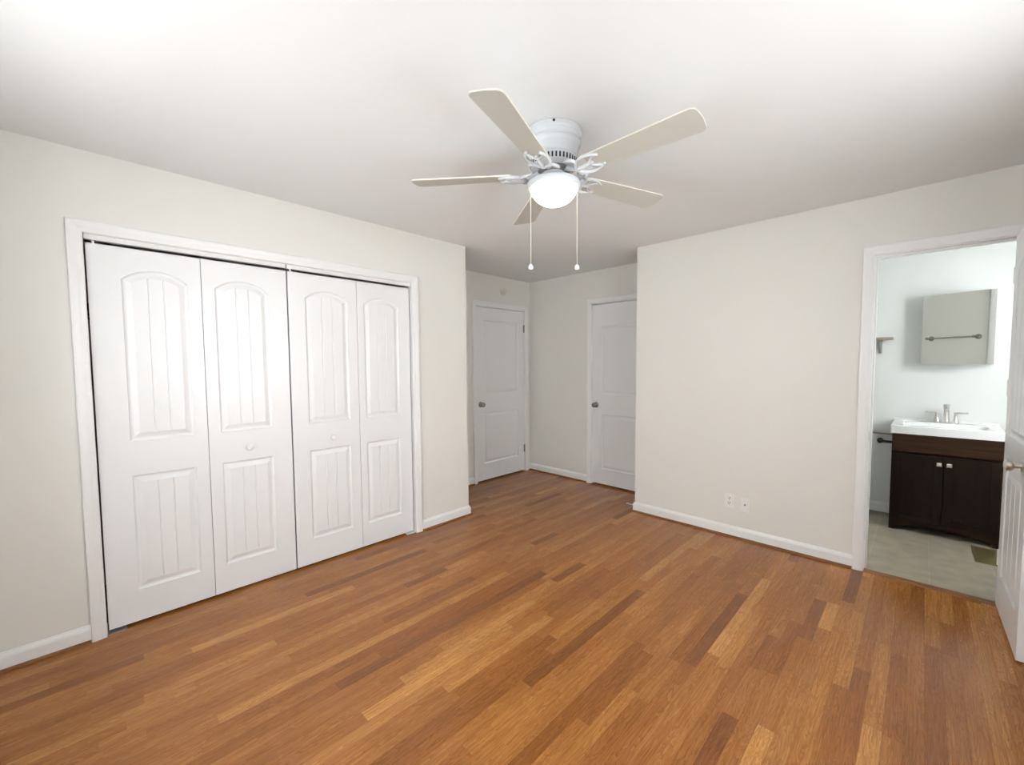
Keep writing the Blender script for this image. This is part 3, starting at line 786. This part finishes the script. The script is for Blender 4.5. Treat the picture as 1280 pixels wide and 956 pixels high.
# sink top with its moulded basin
t = empty('sink_top', (VX0-0.010, VY0-0.022, 0.799)); tag(t, 'glossy white sink top with moulded basin on the dark vanity', 'sink')
SW, SD, SH = VW+0.020, BY-(VY0-0.022)-0.001, 0.064
bm = NB(); n = 40
def rrect(cx_, cy_, hw, hd, rad, z):
    out = []
    for qx, qy, a0 in ((1,-1,-PI/2),(1,1,0),(-1,1,PI/2),(-1,-1,PI)):
        for k in range(7):
            a = a0+PI/2*k/6; out.append(bm.verts.new((cx_+qx*(hw-rad)+rad*math.cos(a), cy_+qy*(hd-rad)+rad*math.sin(a), z)))
    return out
L0 = [rrect(SW/2, SD/2, SW/2, SD/2, 0.006, 0.0), rrect(SW/2, SD/2, SW/2, SD/2, 0.006, SH-0.004), rrect(SW/2, SD/2, SW/2-0.004, SD/2-0.004, 0.005, SH)]
L1 = [rrect(SW/2, 0.215, 0.245, 0.150, 0.045, SH), rrect(SW/2, 0.215, 0.236, 0.141, 0.045, SH-0.010), rrect(SW/2, 0.215, 0.190, 0.105, 0.050, SH-0.105), rrect(SW/2, 0.215, 0.10, 0.05, 0.04, SH-0.118)]
for seq in (L0, L1):
    for a, b in zip(seq, seq[1:]):
        k2 = len(a)
        for k in range(k2): bm.faces.new((a[k], a[(k+1)%k2], b[(k+1)%k2], b[k]))
k2 = len(L0[-1])
for k in range(k2): bm.faces.new((L0[-1][k], L0[-1][(k+1)%k2], L1[0][(k+1)%k2], L1[0][k]))
bm.faces.new(L1[-1])
obj('basin_slab', bm, M_porc, t, smooth=True)
bm = NB(); box(bm, 0, SW, SD-0.014, SD, SH-0.001, SH+0.016); obj('back_lip', bm, M_porc, t, bevel=0.003)
bm = NB(); lathe(bm, [(0.0, 0.002), (0.018, 0.002), (0.021, 0.0)], c=(SW/2, 0.215, SH-0.117), n=24); obj('drain', bm, M_nickel, t)

# faucet
t = empty('faucet', (VX0+VW/2+0.012, BY-0.088, 0.8632)); tag(t, 'brushed nickel two handle faucet at the back of the sink top', 'faucet')
bm = NB()
def oval(hw, hd, z): return [bm.verts.new((hw*math.copysign(abs(math.cos(a))**0.6, math.cos(a)), hd*math.sin(a), z)) for a in [2*PI*k/40 for k in range(40)]]
rs = [oval(0.082, 0.026, 0), oval(0.082, 0.026, 0.010), oval(0.076, 0.021, 0.016)]
for a, b in zip(rs, rs[1:]):
    for k in range(40): bm.faces.new((a[k], a[(k+1)%40], b[(k+1)%40], b[k]))
bm.faces.new(rs[0]); bm.faces.new(rs[-1])
obj('base_plate', bm, M_nickel, t, smooth=True)
bm = NB(); lathe(bm, [(0.024, 0.012), (0.021, 0.030), (0.017, 0.070), (0.0165, 0.120), (0.020, 0.150), (0.019, 0.158), (0.0, 0.160)], n=32)
tube(bm, spline([(0, 0.0, 0.140), (0, -0.030, 0.146), (0, -0.075, 0.140), (0, -0.110, 0.122)], 6), [0.016]*10+[0.014]*9, 14)
obj('spout', bm, M_nickel, t, smooth=True)
for s in (-1, 1):
    bm = NB(); lathe(bm, [(0.021, 0.014), (0.018, 0.026), (0.0125, 0.050), (0.011, 0.080), (0.012, 0.092), (0.0, 0.094)], c=(s*0.055, 0, 0), n=28)
    h = obj('handle', bm, M_nickel, t, smooth=True)
    bm = NB(); tube(bm, spline([(s*0.048, 0, 0.086), (s*0.070, -0.004, 0.092), (s*0.095, -0.010, 0.092), (s*0.125, -0.014, 0.094)], 5), [0.0095]*4+[0.0075]*6+[0.006]*6, 10)
    obj('lever', bm, M_nickel, h, smooth=True)

# mirrored medicine cabinet, its door a little ajar
MX0, MX1, MZ0, MZ1, MD = 2.948, 3.372, 1.353, 1.930, 0.085
t = empty('medicine_cabinet', (MX0, BY, MZ0)); tag(t, 'mirrored medicine cabinet on the bathroom wall above the sink', 'medicine cabinet')
bm = NB(); w_, h_ = MX1-MX0, MZ1-MZ0
box(bm, 0, 0.012, -MD, 0, 0, h_); box(bm, w_-0.012, w_, -MD, 0, 0, h_); box(bm, 0.012, w_-0.012, -MD, 0, 0, 0.012)
box(bm, 0.012, w_-0.012, -MD, 0, h_-0.012, h_); box(bm, 0.012, w_-0.012, -0.006, 0, 0.012, h_-0.012); box(bm, 0.012, w_-0.012, -MD+0.012, -0.006, h_/2-0.004, h_/2+0.004)
obj('box', bm, M_plastic, t)
md = empty('mirror_door', (0, -MD-0.001, 0), math.radians(-16.4)); md.parent = t
bm = NB(); box(bm, 0, w_, -0.012, 0, 0, h_); back_ = obj('door_back', bm, M_plastic, md)
bm = NB(); box(bm, 0.001, w_-0.001, -0.0165, -0.0121, 0.001, h_-0.001); obj('mirror', bm, M_mirror, md)

# towel bar on the inner side of the doorway wall, seen in the mirror
t = empty('towel_bar', (2.38, BW+0.004, 1.63)); tag(t, 'dark nickel towel bar reflected in the cabinet mirror', 'towel bar')
for s in (-1, 1):
    bm = NB(); lathe(bm, [(0.0, 0.0), (0.026, 0.0), (0.026, 0.006), (0.018, 0.010), (0.010, 0.014), (0.010, 0.060), (0.014, 0.064), (0.014, 0.074), (0.0, 0.076)], c=(s*0.20, 0, 0), n=24, axis='y')
    obj('post', bm, M_dnickel, t, smooth=True)
bm = NB(); tube(bm, [(-0.20, 0.062, 0), (0.20, 0.062, 0)], 0.0075, 12); obj('bar', bm, M_dnickel, t, smooth=True)

# small shelf left of the mirror
t = empty('wall_shelf', (2.46, BY, 1.575)); tag(t, 'short greyed wood shelf on a metal bracket left of the mirror', 'shelf')
bm = NB(); box(bm, -0.31, 0.305, -0.115, -0.001, 0, 0.022); obj('board', bm, M_shelf, t, bevel=0.002)
for dx in (-0.22, 0.215):
    bm = NB(); box(bm, dx-0.013, dx+0.013, -0.100, -0.0005, -0.003, 0.0); box(bm, dx-0.013, dx+0.013, -0.004, -0.0005, -0.12, -0.003)
    tube(bm, [(dx, -0.004, -0.105), (dx, -0.085, -0.004)], 0.005, 8)
    v = [bm.verts.new(p) for p in ((dx-0.012, -0.004, -0.003), (dx-0.012, -0.075, -0.003), (dx-0.006, -0.004, -0.115), (dx+0.012, -0.004, -0.003), (dx+0.012, -0.075, -0.003), (dx+0.006, -0.004, -0.115))]
    for f in ((0,1,2), (3,5,4), (0,3,4,1), (1,4,5,2), (0,2,5,3)): bm.faces.new([v[i] for i in f])
    obj('bracket', bm, M_gal, t)

# rail and paper holder left of the vanity
t = empty('grab_rail', (2.70, BY, 0.735)); tag(t, 'slim grey nickel rail on the wall just left of the sink top', 'rail')
for dx in (-0.045, 0.065):
    bm = NB(); lathe(bm, [(0.0, 0.0), (0.018, 0.0), (0.018, -0.006), (0.009, -0.009), (0.009, -0.040), (0.0, -0.042)], c=(dx, 0, 0), n=20, axis='y'); obj('post', bm, M_nickel, t, smooth=True)
bm = NB(); tube(bm, [(-0.052, -0.032, 0), (0.085, -0.032, 0)], 0.011, 12); obj('bar', bm, M_dnickel, t, smooth=True)
t = empty('paper_holder', (2.700, BY, 0.660)); tag(t, 'black paper holder on the bathroom wall just left of the vanity', 'paper holder')
bm = NB(); lathe(bm, [(0.0, 0.0), (0.024, 0.0), (0.024, -0.006), (0.010, -0.008), (0.010, -0.058), (0.017, -0.060), (0.018, -0.070), (0.015, -0.075), (0.0, -0.076)], n=24, axis='y'); obj('rose', bm, M_black, t, smooth=True)
bm = NB(); tube(bm, [(0.0, -0.066, 0), (0.010, -0.066, 0.003), (0.078, -0.066, 0.003), (0.084, -0.066, 0.003)], [0.009, 0.012, 0.012, 0.009], 12)
obj('arm', bm, M_black, t, smooth=True)

# brass floor register
t = empty('floor_register', (3.325, 4.365, 0.001)); tag(t, 'small brass floor register in the bathroom tile by the vanity', 'floor vent')
bm = NB(); hw, hd = 0.062, 0.175
box(bm, -hw, -hw+0.018, -hd, hd, 0, 0.005); box(bm, hw-0.018, hw, -hd, hd, 0, 0.005); box(bm, -hw+0.018, hw-0.018, -hd, -hd+0.02, 0, 0.005); box(bm, -hw+0.018, hw-0.018, hd-0.02, hd, 0, 0.005)
obj('frame', bm, M_brass, t, bevel=0.001)
bm = NB(); box(bm, -hw+0.018, hw-0.018, -hd+0.02, hd-0.02, 0.0, 0.0008); obj('duct', bm, M_dark, t)
for k in range(14):
    y = -hd+0.02+(2*hd-0.04)*(k+0.5)/14
    bm = NB(); box(bm, -hw+0.018, hw-0.018, y-0.0065, y+0.0065, 0.001, 0.0042); obj('louvre', bm, M_brass, t)
